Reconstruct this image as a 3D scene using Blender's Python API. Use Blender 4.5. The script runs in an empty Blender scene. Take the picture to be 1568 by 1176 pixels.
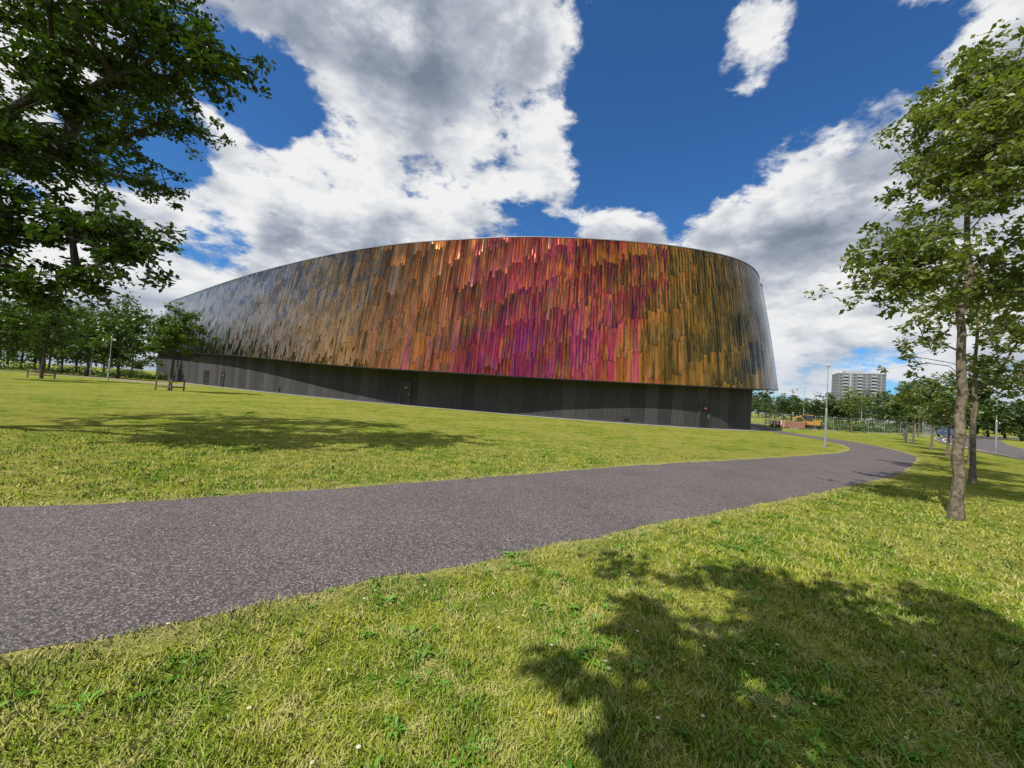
import bpy, math, numpy as np
from mathutils import Vector, Matrix
R = np.random.RandomState
scene = bpy.context.scene
col = scene.collection
SUN_EL = math.radians(52)
SUN_AZ = np.array([-0.70, -0.714])   # horizontal direction towards the sun

# ------------------------------------------------------------------ helpers
class NT:
    def __init__(s, tree):
        s.t = tree; s.n = tree.nodes; s.l = tree.links; s.n.clear()
    def node(s, typ, ins=None, **props):
        nd = s.n.new(typ)
        for k, v in props.items(): setattr(nd, k, v)
        if ins:
            for k, v in ins.items():
                sock = nd.inputs[k]
                if isinstance(v, bpy.types.NodeSocket): s.l.new(v, sock)
                else: sock.default_value = v
        return nd
    def math(s, op, a, b=None, c=None, clamp=False):
        nd = s.n.new('ShaderNodeMath'); nd.operation = op; nd.use_clamp = clamp
        for i, v in enumerate((a, b, c)):
            if v is None: continue
            if isinstance(v, bpy.types.NodeSocket): s.l.new(v, nd.inputs[i])
            else: nd.inputs[i].default_value = v
        return nd.outputs[0]
    def vm(s, op, a, b=None, scale=None):
        nd = s.n.new('ShaderNodeVectorMath'); nd.operation = op
        for i, v in enumerate((a, b)):
            if v is None: continue
            if isinstance(v, bpy.types.NodeSocket): s.l.new(v, nd.inputs[i])
            else: nd.inputs[i].default_value = v
        if scale is not None:
            if isinstance(scale, bpy.types.NodeSocket): s.l.new(scale, nd.inputs['Scale'])
            else: nd.inputs['Scale'].default_value = scale
        return nd.outputs['Value'] if op in ('DOT_PRODUCT', 'LENGTH', 'DISTANCE') else nd.outputs['Vector']
    def smooth(s, v, a, b, lo=0.0, hi=1.0):
        nd = s.n.new('ShaderNodeMapRange'); nd.interpolation_type = 'SMOOTHSTEP'
        s.l.new(v, nd.inputs['Value'])
        nd.inputs['From Min'].default_value = a; nd.inputs['From Max'].default_value = b
        nd.inputs['To Min'].default_value = lo; nd.inputs['To Max'].default_value = hi
        return nd.outputs['Result']
    def mix(s, f, a, b, blend='MIX'):
        nd = s.n.new('ShaderNodeMix'); nd.data_type = 'RGBA'; nd.blend_type = blend
        for k, v in ((0, f), (6, a), (7, b)):
            if isinstance(v, bpy.types.NodeSocket): s.l.new(v, nd.inputs[k])
            else:
                if k and len(v) == 3: v = (*v, 1)
                nd.inputs[k].default_value = v
        return nd.outputs[2]
    def noise(s, vec, scale, detail=4, rough=.55, dist=0.0, dim='3D'):
        nd = s.n.new('ShaderNodeTexNoise'); nd.noise_dimensions = dim
        if vec is not None: s.l.new(vec, nd.inputs['Vector'])
        nd.inputs['Scale'].default_value = scale; nd.inputs['Detail'].default_value = detail
        nd.inputs['Roughness'].default_value = rough; nd.inputs['Distortion'].default_value = dist
        return nd.outputs['Fac']
    def ramp(s, fac, stops, interp='LINEAR'):
        nd = s.n.new('ShaderNodeValToRGB'); cr = nd.color_ramp; cr.interpolation = interp
        while len(cr.elements) < len(stops): cr.elements.new(0.5)
        for e, (p, c) in zip(cr.elements, stops):
            e.position = p; e.color = (*c, 1)
        s.l.new(fac, nd.inputs[0]); return nd.outputs[0]
    def comb(s, a, b, c): return s.node('ShaderNodeCombineXYZ', {0: a, 1: b, 2: c}).outputs[0]
    def pos(s): return s.node('ShaderNodeNewGeometry').outputs['Position']
    def out(s, sh): s.l.new(sh, s.node('ShaderNodeOutputMaterial').inputs['Surface'])

def mat(name):
    m = bpy.data.materials.new(name); m.use_nodes = True
    return m, NT(m.node_tree)

def simple_mat(name, c, rough=.6, metal=0.0, var=.25, scale=3.0, bump=0.0):
    m, t = mat(name)
    n = t.noise(t.pos(), scale, 3, .6)
    cc = t.mix(t.smooth(n, .3, .7), tuple(x*(1-var) for x in c), tuple(min(1, x*(1+var)) for x in c))
    p = t.node('ShaderNodeBsdfPrincipled', {'Base Color': cc, 'Roughness': rough, 'Metallic': metal})
    if bump:
        b = t.node('ShaderNodeBump', {'Height': n, 'Strength': bump, 'Distance': .02})
        t.l.new(b.outputs[0], p.inputs['Normal'])
    t.out(p.outputs[0]); return m

def mesh_obj(name, verts, faces, mats, mi=None, smooth=False, attr=None, uv=None, parent=None):
    me = bpy.data.meshes.new(name)
    verts = np.asarray(verts, dtype=np.float32)
    if isinstance(faces, list) and len(faces) and isinstance(faces[0], np.ndarray):
        groups = faces
        loops = np.concatenate([g.ravel() for g in groups]).astype(np.int32)
        tot = np.concatenate([np.full(len(g), g.shape[1]) for g in groups]).astype(np.int32)
    else:
        loops = np.array([i for f in faces for i in f], dtype=np.int32)
        tot = np.array([len(f) for f in faces], dtype=np.int32)
    start = np.concatenate([[0], np.cumsum(tot)[:-1]]).astype(np.int32)
    me.vertices.add(len(verts)); me.vertices.foreach_set('co', verts.ravel())
    me.loops.add(len(loops)); me.loops.foreach_set('vertex_index', loops)
    me.polygons.add(len(tot)); me.polygons.foreach_set('loop_start', start)
    try: me.polygons.foreach_set('loop_total', tot)
    except Exception: pass
    for m in mats: me.materials.append(m)
    if mi is not None: me.polygons.foreach_set('material_index', np.asarray(mi, dtype=np.int32))
    me.polygons.foreach_set('use_smooth', np.full(len(tot), smooth, dtype=bool))
    me.update(calc_edges=True)
    if attr:
        for k, v in attr.items():
            a = me.attributes.new(k, 'FLOAT', 'POINT'); a.data.foreach_set('value', np.asarray(v, dtype=np.float32))
    if uv is not None:
        u = me.uv_layers.new(name='UVMap')
        u.data.foreach_set('uv', np.asarray(uv, dtype=np.float32)[loops].ravel())
    me.validate()
    ob = bpy.data.objects.new(name, me); col.objects.link(ob)
    if parent: ob.parent = parent
    return ob

def empty(name, loc=(0, 0, 0)):
    e = bpy.data.objects.new(name, None); col.objects.link(e); e.location = loc; e.empty_display_size = .5
    return e

class MB:
    def __init__(s): s.v = []; s.f = []; s.m = []
    def box(s, c, size, mi=0, rot=0.0, tilt=None):
        cx, cy, cz = c; sx, sy, sz = [x/2 for x in size]; b = len(s.v)
        ca, sa = math.cos(rot), math.sin(rot)
        for dz in (-sz, sz):
            for dx, dy in ((-sx, -sy), (sx, -sy), (sx, sy), (-sx, sy)):
                x, y, z = dx, dy, dz
                if tilt:
                    ct, st = math.cos(tilt), math.sin(tilt); x, z = x*ct+z*st, -x*st+z*ct
                s.v.append((cx+x*ca-y*sa, cy+x*sa+y*ca, cz+z))
        for f in ((0, 3, 2, 1), (4, 5, 6, 7), (0, 1, 5, 4), (1, 2, 6, 5), (2, 3, 7, 6), (3, 0, 4, 7)):
            s.f.append(tuple(b+i for i in f)); s.m.append(mi)
    def tube(s, pts, rad, n=8, mi=0, cap=True):
        b = len(s.v); pts = [np.array(p, float) for p in pts]
        if not hasattr(rad, '__len__'): rad = [rad]*len(pts)
        for i, p in enumerate(pts):
            d = pts[min(i+1, len(pts)-1)] - pts[max(i-1, 0)]; d /= (np.linalg.norm(d)+1e-9)
            a = np.array([1, 0, 0]) if abs(d[0]) < .8 else np.array([0, 1, 0])
            u = np.cross(d, a); u /= np.linalg.norm(u); w = np.cross(d, u)
            for k in range(n):
                t = 2*math.pi*k/n; s.v.append(tuple(p + rad[i]*(math.cos(t)*u+math.sin(t)*w)))
        for i in range(len(pts)-1):
            for k in range(n):
                k2 = (k+1) % n
                s.f.append((b+i*n+k, b+(i+1)*n+k, b+(i+1)*n+k2, b+i*n+k2)); s.m.append(mi)
        if cap:
            s.f.append(tuple(b+k for k in range(n))); s.m.append(mi)
            s.f.append(tuple(b+(len(pts)-1)*n+k for k in reversed(range(n)))); s.m.append(mi)
    def obj(s, name, mats, parent=None, smooth=False):
        return mesh_obj(name, s.v, s.f, mats, s.m, smooth, parent=parent)

def catmull(P, n=12, closed=False):
    P = np.asarray(P, float); N = len(P); out = []
    rng = range(N if closed else N-1)
    for i in rng:
        if closed: p0, p1, p2, p3 = P[(i-1) % N], P[i], P[(i+1) % N], P[(i+2) % N]
        else: p0, p1, p2, p3 = P[max(i-1, 0)], P[i], P[i+1], P[min(i+2, N-1)]
        for k in range(n):
            t = k/n
            out.append(.5*((2*p1)+(-p0+p2)*t+(2*p0-5*p1+4*p2-p3)*t*t+(-p0+3*p1-3*p2+p3)*t**3))
    if not closed: out.append(P[-1])
    return np.array(out)

# ------------------------------------------------------------------ camera
cam = bpy.data.cameras.new('camera'); cam.sensor_width = 36; cam.lens = 13.57
cam.clip_start = .05; cam.clip_end = 8000
co = bpy.data.objects.new('camera', cam); col.objects.link(co); scene.camera = co
p = math.radians(1.75); r = math.radians(4.0)
fw = Vector((0, math.cos(p), math.sin(p))); r0 = Vector((1, 0, 0)); u0 = r0.cross(fw)
cr = r0*math.cos(r)+u0*math.sin(r); cu = u0*math.cos(r)-r0*math.sin(r)
M = Matrix((cr, cu, -fw)).transposed().to_4x4(); M.translation = (0, 0, 1.75)
co.matrix_world = M

# ------------------------------------------------------------------ light & sky
scene.view_settings.view_transform = 'Standard'; scene.view_settings.look = 'None'; scene.view_settings.exposure = 0
sd = bpy.data.lights.new('sun', 'SUN'); sd.energy = 5.0; sd.angle = math.radians(.5); sd.color = (1, .955, .87)
so = bpy.data.objects.new('sun', sd); col.objects.link(so)
S = Vector((SUN_AZ[0]*math.cos(SUN_EL), SUN_AZ[1]*math.cos(SUN_EL), math.sin(SUN_EL))).normalized()
so.rotation_euler = S.to_track_quat('Z', 'Y').to_euler(); so.location = (0, 0, 60)

w = bpy.data.worlds.new('World'); scene.world = w; w.use_nodes = True
w.cycles.sampling_method = 'MANUAL'; w.cycles.sample_map_resolution = 256
t = NT(w.node_tree)
sky = t.node('ShaderNodeTexSky', sky_type='NISHITA', sun_disc=False, sun_elevation=SUN_EL,
             sun_rotation=math.atan2(SUN_AZ[0], SUN_AZ[1]), air_density=1.0, dust_density=.4, ozone_density=3.0)
skyc = t.mix(1.0, sky.outputs[0], (.42, .86, 1.28), 'MULTIPLY')
bg1 = t.node('ShaderNodeBackground', {'Color': skyc, 'Strength': .10})
d = t.vm('NORMALIZE', t.node('ShaderNodeTexCoord').outputs['Generated'])
sp = t.node('ShaderNodeSeparateXYZ', {0: d})
z = t.math('MAXIMUM', sp.outputs[2], 0.0)
zs = t.math('POWER', z, .8)
P = t.comb(sp.outputs[0], sp.outputs[1], t.math('MULTIPLY', zs, 2.0))
n1 = t.noise(P, 2.9, 8, .60); n2 = t.noise(t.vm('ADD', P, (-.045, -.03, .065)), 2.9, 5, .60)
n3 = t.noise(P, 8.0, 6, .62)
puff = t.math('ABSOLUTE', t.math('SUBTRACT', n3, .5))
bias = None
def lobe(dr, rad, wgt):
    global bias
    v = Vector(dr).normalized()
    dp = t.vm('DOT_PRODUCT', d, tuple(v))
    s = t.smooth(dp, math.cos(math.radians(rad)), math.cos(math.radians(rad*.2)), 0, wgt)
    bias = s if bias is None else t.math('ADD', bias, s)
for a in [((.52, 1, .95), 23, -.31), ((.28, 1, .66), 10, -.18), ((.42, 1, .58), 8, -.18), ((-1.02, 1, .60), 7, -.30),
          ((-.70, 1, .76), 6.0, -.22), ((-.79, 1, .36), 5, -.20), ((.9, 1, .85), 8, -.14), ((1.0, 1, .17), 6, -.12),
          ((-.30, 1, .66), 24, .13), ((-.80, 1, .45), 14, .10), ((.76, 1, .52), 14, .20), ((1.2, 1, 1.0), 17, .26), ((.08, 1, .62), 8, .14), ((.08, 1, 1.0), 8, .10),
          ((.26, 1, .42), 8, .26), ((-.35, 1, 1.05), 20, .13), ((1.05, 1, .45), 12, .12), ((.56, 1, .95), 5.5, .25), ((.31, 1, .76), 5, .25), ((.48, 1, .50), 4.5, .20), ((.62, 1, 1.15), 5, .18)]: lobe(*a)
low = t.smooth(z, .45, .05, 0, .12)
dens = t.math('ADD', t.math('ADD', n1, bias), low)
dens = t.math('ADD', dens, t.math('SUBTRACT', .05, t.math('MULTIPLY', puff, .65)))
dens = t.math('ADD', dens, t.math('MULTIPLY', t.math('SUBTRACT', n3, .5), .14))
al = t.smooth(dens, .45, .58)
relief = t.math('MULTIPLY', t.math('SUBTRACT', n1, n2), 3.2)
relb = t.math('MULTIPLY', puff, -1.3)
thick = t.smooth(dens, .54, .80, 0, -.34)
lum = t.math('ADD', t.math('ADD', t.math('ADD', relief, relb), .93), thick)
cc = t.ramp(lum, [(0.0, (.24, .29, .38)), (.30, (.38, .43, .53)), (.58, (.58, .63, .72)), (.82, (.90, .93, .97)), (1, (1.10, 1.10, 1.10))])
hz = t.smooth(z, .20, 0.0, 0, .5)
cc = t.mix(hz, cc, (.60, .72, .86))
bg2 = t.node('ShaderNodeBackground', {'Color': cc, 'Strength': .80})
ms = t.node('ShaderNodeMixShader', {0: al, 1: bg1.outputs[0], 2: bg2.outputs[0]})
t.l.new(ms.outputs[0], t.node('ShaderNodeOutputWorld').inputs['Surface'])

# ------------------------------------------------------------------ materials
def grass_mat():
    m, t = mat('lawn_grass')
    P = t.pos()
    dry = t.node('ShaderNodeAttribute', attribute_name='dry').outputs['Fac']
    n0 = t.noise(P, .30, 3, .6); n1 = t.noise(P, 1.3, 4, .65); n2 = t.noise(P, 14, 4, .7); n3 = t.noise(P, 70, 2, .7)
    nb = t.noise(P, 4.0, 4, .7)
    c = t.mix(t.smooth(n1, .40, .60), (.10, .18, .014), (.265, .285, .034))
    c = t.mix(t.smooth(n0, .42, .58, 0, .65), c, (.34, .315, .07))
    c = t.mix(t.smooth(nb, .50, .66, 0, .85), c, (.40, .345, .12))
    c = t.mix(t.smooth(nb, .47, .32, 0, .9), c, (.065, .13, .012))
    c = t.mix(t.smooth(n2, .45, .75, 0, .7), c, (.35, .35, .095))
    c = t.mix(t.smooth(n2, .48, .28, 0, .65), c, (.07, .14, .010))
    c = t.mix(t.smooth(n3, .50, .28, 0, .6), c, (.05, .105, .008))
    d2 = t.math('MULTIPLY', dry, t.smooth(n2, .25, .6, .35, 1.0), clamp=True)
    c = t.mix(d2, c, (.42, .36, .15))
    bmp = t.node('ShaderNodeBump', {'Height': t.math('ADD', t.math('ADD', n2, n3), nb), 'Strength': .8, 'Distance': .05})
    g = t.node('ShaderNodeBsdfDiffuse', {'Color': c, 'Normal': bmp.outputs[0]})
    t.out(g.outputs[0]); return m
GRASS = grass_mat()

def blade_mat(name, c0, c1, tip, up=1.0):
    m, t = mat(name)
    P = t.pos()
    rnd = t.node('ShaderNodeAttribute', attribute_name='rnd').outputs['Fac']
    dry = t.node('ShaderNodeAttribute', attribute_name='dry').outputs['Fac']
    n1 = t.noise(P, 1.3, 3, .65); nb = t.noise(P, 4.0, 3, .7)
    c = t.mix(t.smooth(n1, .40, .60), c0, c1)
    c = t.mix(t.smooth(nb, .50, .67, 0, .8), c, tip)
    c = t.mix(t.smooth(nb, .47, .32, 0, .8), c, tuple(x*.55 for x in c0))
    c = t.mix(t.smooth(rnd, .55, 1, 0, .8), c, tip)
    c = t.mix(t.smooth(rnd, .35, 0, 0, .6), c, tuple(x*.5 for x in c0))
    c = t.mix(dry, c, (.50, .42, .20))
    geo = t.node('ShaderNodeNewGeometry').outputs['Normal']
    nn = t.vm('NORMALIZE', t.vm('ADD', t.vm('SCALE', geo, scale=.4), (0, 0, up)))
    df = t.node('ShaderNodeBsdfDiffuse', {'Color': c, 'Normal': nn})
    t.out(df.outputs[0]); return m
BLADE = blade_mat('grass_blade', (.15, .255, .018), (.32, .37, .035), (.52, .49, .16))
WEED = blade_mat('weed_leaf', (.09, .22, .025), (.14, .28, .035), (.20, .34, .07))

def leaf_mat(name, dark, light, trans=.35):
    m, t = mat(name)
    rnd = t.node('ShaderNodeAttribute', attribute_name='rnd').outputs['Fac']
    c = t.ramp(rnd, [(0, dark), (.6, tuple((a+b)/2 for a, b in zip(dark, light))), (1, light)])
    df = t.node('ShaderNodeBsdfDiffuse', {'Color': c})
    tc = t.mix(1.0, c, (1.25, 1.5, .35), 'MULTIPLY')
    tr = t.node('ShaderNodeBsdfTranslucent', {'Color': tc})
    gl = t.node('ShaderNodeBsdfGlossy', {'Color': (1, 1, 1, 1), 'Roughness': .38})
    m1 = t.node('ShaderNodeMixShader', {0: trans, 1: df.outputs[0], 2: tr.outputs[0]})
    m2 = t.node('ShaderNodeMixShader', {0: .04, 1: m1.outputs[0], 2: gl.outputs[0]})
    t.out(m2.outputs[0]); return m
LEAF_OAK = leaf_mat('leaf_oak', (.016, .036, .006), (.085, .145, .015), .25)
LEAF_ASH = leaf_mat('leaf_ash', (.085, .115, .026), (.27, .30, .085), .36)
LEAF_MID = leaf_mat('leaf_mid', (.028, .062, .010), (.11, .17, .022), .3)
LEAF_YNG = leaf_mat('leaf_young', (.040, .085, .012), (.14, .21, .026), .3)
LEAF_FAR = leaf_mat('leaf_far', (.030, .058, .016), (.095, .135, .032), .2)
BARK = simple_mat('bark', (.15, .12, .08), .9, var=.5, scale=14, bump=.8)
BARK_D = simple_mat('bark_dark', (.05, .04, .03), .9, var=.5, scale=14, bump=.8)

def asphalt():
    m, t = mat('asphalt')
    P = t.pos()
    big = t.noise(P, .5, 4, .6); mid = t.noise(P, 6, 4, .7)
    c = t.mix(t.smooth(big, .3, .7), (.093, .078, .075), (.132, .113, .108))
    c = t.mix(t.smooth(mid, .3, .75, 0, .5), c, (.070, .060, .060))
    vo = t.node('ShaderNodeTexVoronoi', {'Vector': P, 'Scale': 85.0, 'Randomness': 1.0})
    vr = t.node('ShaderNodeSeparateColor', {0: vo.outputs['Color']}).outputs[0]
    c = t.mix(t.smooth(vr, .66, .98, 0, .7), c, (.32, .29, .27))
    c = t.mix(t.smooth(vr, .38, .0, 0, .75), c, (.022, .019, .019))
    vo2 = t.node('ShaderNodeTexVoronoi', {'Vector': P, 'Scale': 22.0, 'Randomness': 1.0})
    spot = t.math('LESS_THAN', vo2.outputs['Distance'], .16)
    v2r = t.node('ShaderNodeSeparateColor', {0: vo2.outputs['Color']}).outputs[1]
    spot = t.math('MULTIPLY', spot, t.math('GREATER_THAN', v2r, .72))
    c = t.mix(t.math('MULTIPLY', spot, .75), c, (.46, .43, .40))
    bmp = t.node('ShaderNodeBump', {'Height': vo.outputs['Distance'], 'Strength': .6, 'Distance': .008})
    pr = t.node('ShaderNodeBsdfPrincipled', {'Base Color': c, 'Roughness': .85, 'Normal': bmp.outputs[0]})
    pr.inputs['Specular IOR Level'].default_value = .3
    t.out(pr.outputs[0]); return m
ASPH = asphalt()
CONC = simple_mat('concrete', (.30, .28, .25), .85, var=.2, scale=6)
METAL_L = simple_mat('galvanised_steel', (.45, .47, .48), .4, .6, .1)
WHITE_P = simple_mat('white_paint', (.75, .75, .73), .5, 0, .06)
BLACK_M = simple_mat('black_metal', (.02, .02, .022), .45, .2, .3)
RED_P = simple_mat('red_paint', (.45, .03, .02), .4, 0, .1)
YEL_P = simple_mat('yellow_paint', (.55, .28, .04), .45, 0, .12)
WOOD = simple_mat('stake_wood', (.16, .11, .07), .85, 0, .35, 12)
GLASS_D = simple_mat('dark_glass', (.04, .055, .07), .08, 0, .3)

# ------------------------------------------------------------------ ground
def grid_plane(name, x0, x1, y0, y1, z, m, n=1):
    return mesh_obj(name, [(x0, y0, z), (x1, y0, z), (x1, y1, z), (x0, y1, z)], [(0, 1, 2, 3)], [m])
ground = grid_plane('ground', -4000, 4000, -4000, 4000, 0.0, GRASS)

up_e = [(-14, 2.3), (-9.5, 3.4), (-5.95, 4.63), (-4.47, 5.4), (-.95, 7.75), (4.3, 11.5), (11.4, 16.0), (17.5, 20.3), (21.5, 24.5), (24.2, 30), (25.4, 37), (28.5, 46), (36, 62), (40, 80)]
lo_e = [(-10, .2), (-6.0, 1.45), (-2.93, 2.35), (-2.16, 2.80), (-.43, 3.97), (3.68, 6.67), (7.2, 8.97), (13.2, 13.15), (18.1, 17.3), (22.9, 22.0), (26.6, 29), (28.0, 36.5), (31, 45), (38.6, 61), (43, 80)]
U = catmull(up_e, 24); L = catmull(lo_e, 24)
def resamp(C, n):
    s = np.concatenate([[0], np.cumsum(np.linalg.norm(np.diff(C, axis=0), axis=1))]); s /= s[-1]
    q = np.linspace(0, 1, n)
    return np.stack([np.interp(q, s, C[:, 0]), np.interp(q, s, C[:, 1])], 1)
NP_ = 900
U = resamp(U, NP_); L = resamp(L, NP_)
def jitter(C, amp, seed):
    rg = R(seed); n = len(C)
    j = sum(a*np.convolve(rg.randn(n+40), np.ones(k)/math.sqrt(k), 'same')[20:20+n] for a, k in ((1, 3), (1.2, 9)))*amp
    T = np.gradient(C, axis=0); T /= np.linalg.norm(T, axis=1)[:, None]
    return C + np.stack([-T[:, 1], T[:, 0]], 1)*j[:, None], np.stack([-T[:, 1], T[:, 0]], 1)
Uj, nU = jitter(U, .018, 1); Lj, nL = jitter(L, .018, 2)
def strip(name, A, B, z, m, attr=None):
    n = len(A); v = np.zeros((2*n, 3)); v[:n, :2] = A; v[n:, :2] = B; v[:, 2] = z
    i = np.arange(n-1); f = np.stack([n+i, n+i+1, i+1, i], 1)
    return mesh_obj(name, v, [f], [m], attr=attr)
strip('asphalt_path', Uj, Lj, .008, ASPH)
one, zero = np.ones(NP_), np.zeros(NP_)
VU = strip('path_verge', U+nU*.38, U-nU*.12, .004, GRASS, {'dry': np.concatenate([zero, one*1.0])})
VL = strip('path_verge', L+nL*.12, L-nL*.34, .004, GRASS, {'dry': np.concatenate([one*1.0, zero])})
poly = np.concatenate([Uj, Lj[::-1]])

def inpoly(pts, poly):
    x, y = pts[:, 0], pts[:, 1]; ins = np.zeros(len(pts), bool)
    x1, y1 = poly[:, 0], poly[:, 1]; x2, y2 = np.roll(x1, -1), np.roll(y1, -1)
    for a, b, c, e in zip(x1, y1, x2, y2):
        if b == e: continue
        cnd = ((b > y) != (e > y))
        if not cnd.any(): continue
        ins ^= cnd & (x < (c-a)*(y-b)/(e-b)+a)
    return ins

rc = catmull([(22, -4), (24.5, 8), (29, 19), (36.5, 30), (47, 42), (64, 57), (100, 84), (170, 120)], 16)
T = np.gradient(rc, axis=0); T /= np.linalg.norm(T, axis=1)[:, None]; Nn = np.stack([-T[:, 1], T[:, 0]], 1)
strip('road', rc+Nn*.2, rc-Nn*5.6, .009, ASPH)
def kerb(name, C, wd, h):
    n = len(C); v = np.zeros((4*n, 3))
    v[:n, :2] = C; v[n:2*n, :2] = C; v[n:2*n, 2] = h; v[2*n:3*n, :2] = C+Nn*wd; v[2*n:3*n, 2] = h; v[3*n:, :2] = C+Nn*wd
    i = np.arange(n-1); fs = [np.stack([k*n+i, k*n+i+1, (k+1)*n+i+1, (k+1)*n+i], 1) for k in range(3)]
    return mesh_obj(name, v, fs, [CONC])
kerb('road_kerb', rc+Nn*.2, .15, .11)
strip('road_marking', rc-Nn*.35, rc-Nn*.45, .013, WHITE_P)
fc = catmull([(-120, 60), (-90, 64), (-70, 63), (-56, 58), (-44, 52.5)], 16)
Tf = np.gradient(fc, axis=0); Tf /= np.linalg.norm(Tf, axis=1)[:, None]; Nf = np.stack([-Tf[:, 1], Tf[:, 0]], 1)
strip('footpath', fc+Nf*1.6, fc-Nf*1.6, .006, simple_mat('paving', (.26, .20, .19), .85, 0, .15, 2))

# ------------------------------------------------------------------ building
top_c = [(29.9, 50), (27.7, 44.2), (23.9, 39.8), (19.2, 37.3), (12.3, 36), (3.7, 36.1), (-3.8, 37.5), (-17.3, 42.6), (-36.9, 54.8), (-61.5, 73), (-80, 88),
         (-93, 106), (-96, 124), (-84, 138), (-60, 142), (-25, 128), (8, 100), (27, 72)]
zb_c = [4.7, 4.4, 4.1, 3.85, 3.65, 3.5, 3.5, 3.65, 4.6, 5.5, 6.1, 6.3, 6.3, 6, 5.6, 5.2, 5, 4.8]
out_c = [2.0, 2.2, 2.3, 2.2, 2.0, 1.9, 1.9, 2, 2, 2, 2, 2, 2, 2, 2, 2, 2, 2]
rec_c = [3.2, 2.7, 1.7, 1.1, 1.1, 1.7, 2.6, 2.2, 1.3, 1.1, 1.2, 2, 2, 2, 2, 2, 2, 3]
C5 = np.array([(a[0], a[1], b, c, e) for a, b, c, e in zip(top_c, zb_c, out_c, rec_c)])
CS = catmull(C5, 40, closed=True)
top = CS[:, :2]; zb = CS[:, 2]
dT = np.roll(top, -1, 0)-np.roll(top, 1, 0); dT /= np.linalg.norm(dT, axis=1)[:, None]
NO = np.stack([-dT[:, 1], dT[:, 0]], 1)
cen = np.array([-35, 85.])
if ((top-cen)*NO).sum() < 0: NO = -NO
bot = top+NO*CS[:, 3:4]; inner = bot-NO*CS[:, 4:5]
n = len(top); arc = np.concatenate([[0], np.cumsum(np.linalg.norm(np.diff(top, axis=0), axis=1))])
TOPZ = 17.0
arena = empty('sports_arena', (-35, 85, 0))
def prnt(ob):
    ob.parent = arena; ob.matrix_parent_inverse = Matrix.Translation((35, -85, 0)); return ob
rows = 14; V = []; UVs = []
for k in range(rows+1):
    f = k/rows
    xy = bot*(1-f)+top*f+NO*math.sin(f*math.pi)*.10; zc = zb*(1-f)+TOPZ*f
    V.append(np.column_stack([xy, zc])); UVs.append(np.column_stack([arc[:n], zc]))
    V.append(np.array([[*xy[0], zc[0]]])); UVs.append(np.array([[arc[n-1]+1, zc[0]]]))
V = np.concatenate(V); UVs = np.concatenate(UVs); W = n+1
i = np.arange(n); F = np.concatenate([np.stack([k*W+i, (k+1)*W+i, (k+1)*W+i+1, k*W+i+1], 1) for k in range(rows)])

m, t = mat('iridescent_steel_panels')
uv = t.node('ShaderNodeUVMap', uv_map='UVMap').outputs[0]
su = t.node('ShaderNodeSeparateXYZ', {0: uv}); uu, vv = su.outputs[0], su.outputs[1]
colw = .30
cu_ = t.math('DIVIDE', uu, colw); ci = t.math('FLOOR', cu_); cf = t.math('FRACT', cu_)
c2 = t.math('FLOOR', t.math('DIVIDE', ci, 3.0))
wn1 = t.node('ShaderNodeTexWhiteNoise', {'W': ci}, noise_dimensions='1D').outputs['Value']
rr = t.math('DIVIDE', t.math('ADD', vv, t.math('MULTIPLY', t.math('MULTIPLY', ci, colw), .44)), 3.1)
rr = t.math('ADD', rr, t.math('MULTIPLY', wn1, .40))
ri = t.math('FLOOR', rr); rf = t.math('FRACT', rr)
wn = t.node('ShaderNodeTexWhiteNoise', {'Vector': t.comb(ci, ri, 0.0)}, noise_dimensions='3D')
wr = t.node('ShaderNodeSeparateColor', {0: wn.outputs['Color']})
wnb = t.node('ShaderNodeTexWhiteNoise', {'Vector': t.comb(c2, ri, 5.0)}, noise_dimensions='3D')
wb = t.node('ShaderNodeSeparateColor', {0: wnb.outputs['Color']})
streak = t.noise(t.comb(t.math('MULTIPLY', uu, 1.8), t.math('MULTIPLY', vv, .09), 1.0), 1.0, 4, .65)
fine = t.noise(t.comb(t.math('MULTIPLY', uu, 8.0), t.math('MULTIPLY', vv, .4), 4.0), 1.0, 3, .6)
dn = t.noise(t.comb(t.math('MULTIPLY', uu, .10), t.math('MULTIPLY', rr, .62), 0.0), 1.0, 3, .6)
s = t.math('ADD', uu, t.math('MULTIPLY', t.math('SUBTRACT', dn, .5), 14.0))
s = t.math('ADD', s, t.math('MULTIPLY', t.math('SUBTRACT', streak, .5), 20.0))
s = t.math('ADD', s, t.math('MULTIPLY', t.math('SUBTRACT', wr.outputs[0], .5), 1.6))
s = t.math('ADD', s, t.math('MULTIPLY', t.math('SUBTRACT', wb.outputs[0], .5), 2.0))
s = t.math('ADD', s, t.math('MULTIPLY', t.math('SUBTRACT', rf, .5), 2.6))
A = lambda k: arc[int(k*40)]
Lmax = A(11)
stops = [(A(0), (.12, .28, .42)), (A(1), (.06, .12, .16)), (A(1.6), (.060, .064, .042)), (A(2.4), (.10, .075, .030)), (A(3.1), (.20, .12, .03)),
         (A(3.7), (.42, .20, .035)), (A(4.15), (.60, .20, .04)), (A(4.5), (.46, .050, .060)), (A(4.8), (.64, .19, .045)), (A(5.1), (.42, .040, .085)), (A(5.4), (.60, .14, .045)),
         (A(5.7), (.34, .035, .075)), (A(6.0), (.30, .085, .035)), (A(6.4), (.58, .20, .05)), (A(6.8), (.36, .15, .05)), (A(7.1), (.46, .23, .075)),
         (A(7.5), (.30, .19, .09)), (A(7.9), (.26, .19, .12)), (A(8.4), (.20, .19, .17)), (A(11), (.30, .34, .36))]
colr = t.ramp(t.math('DIVIDE', s, Lmax), [(a/Lmax, c) for a, c in stops])
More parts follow.
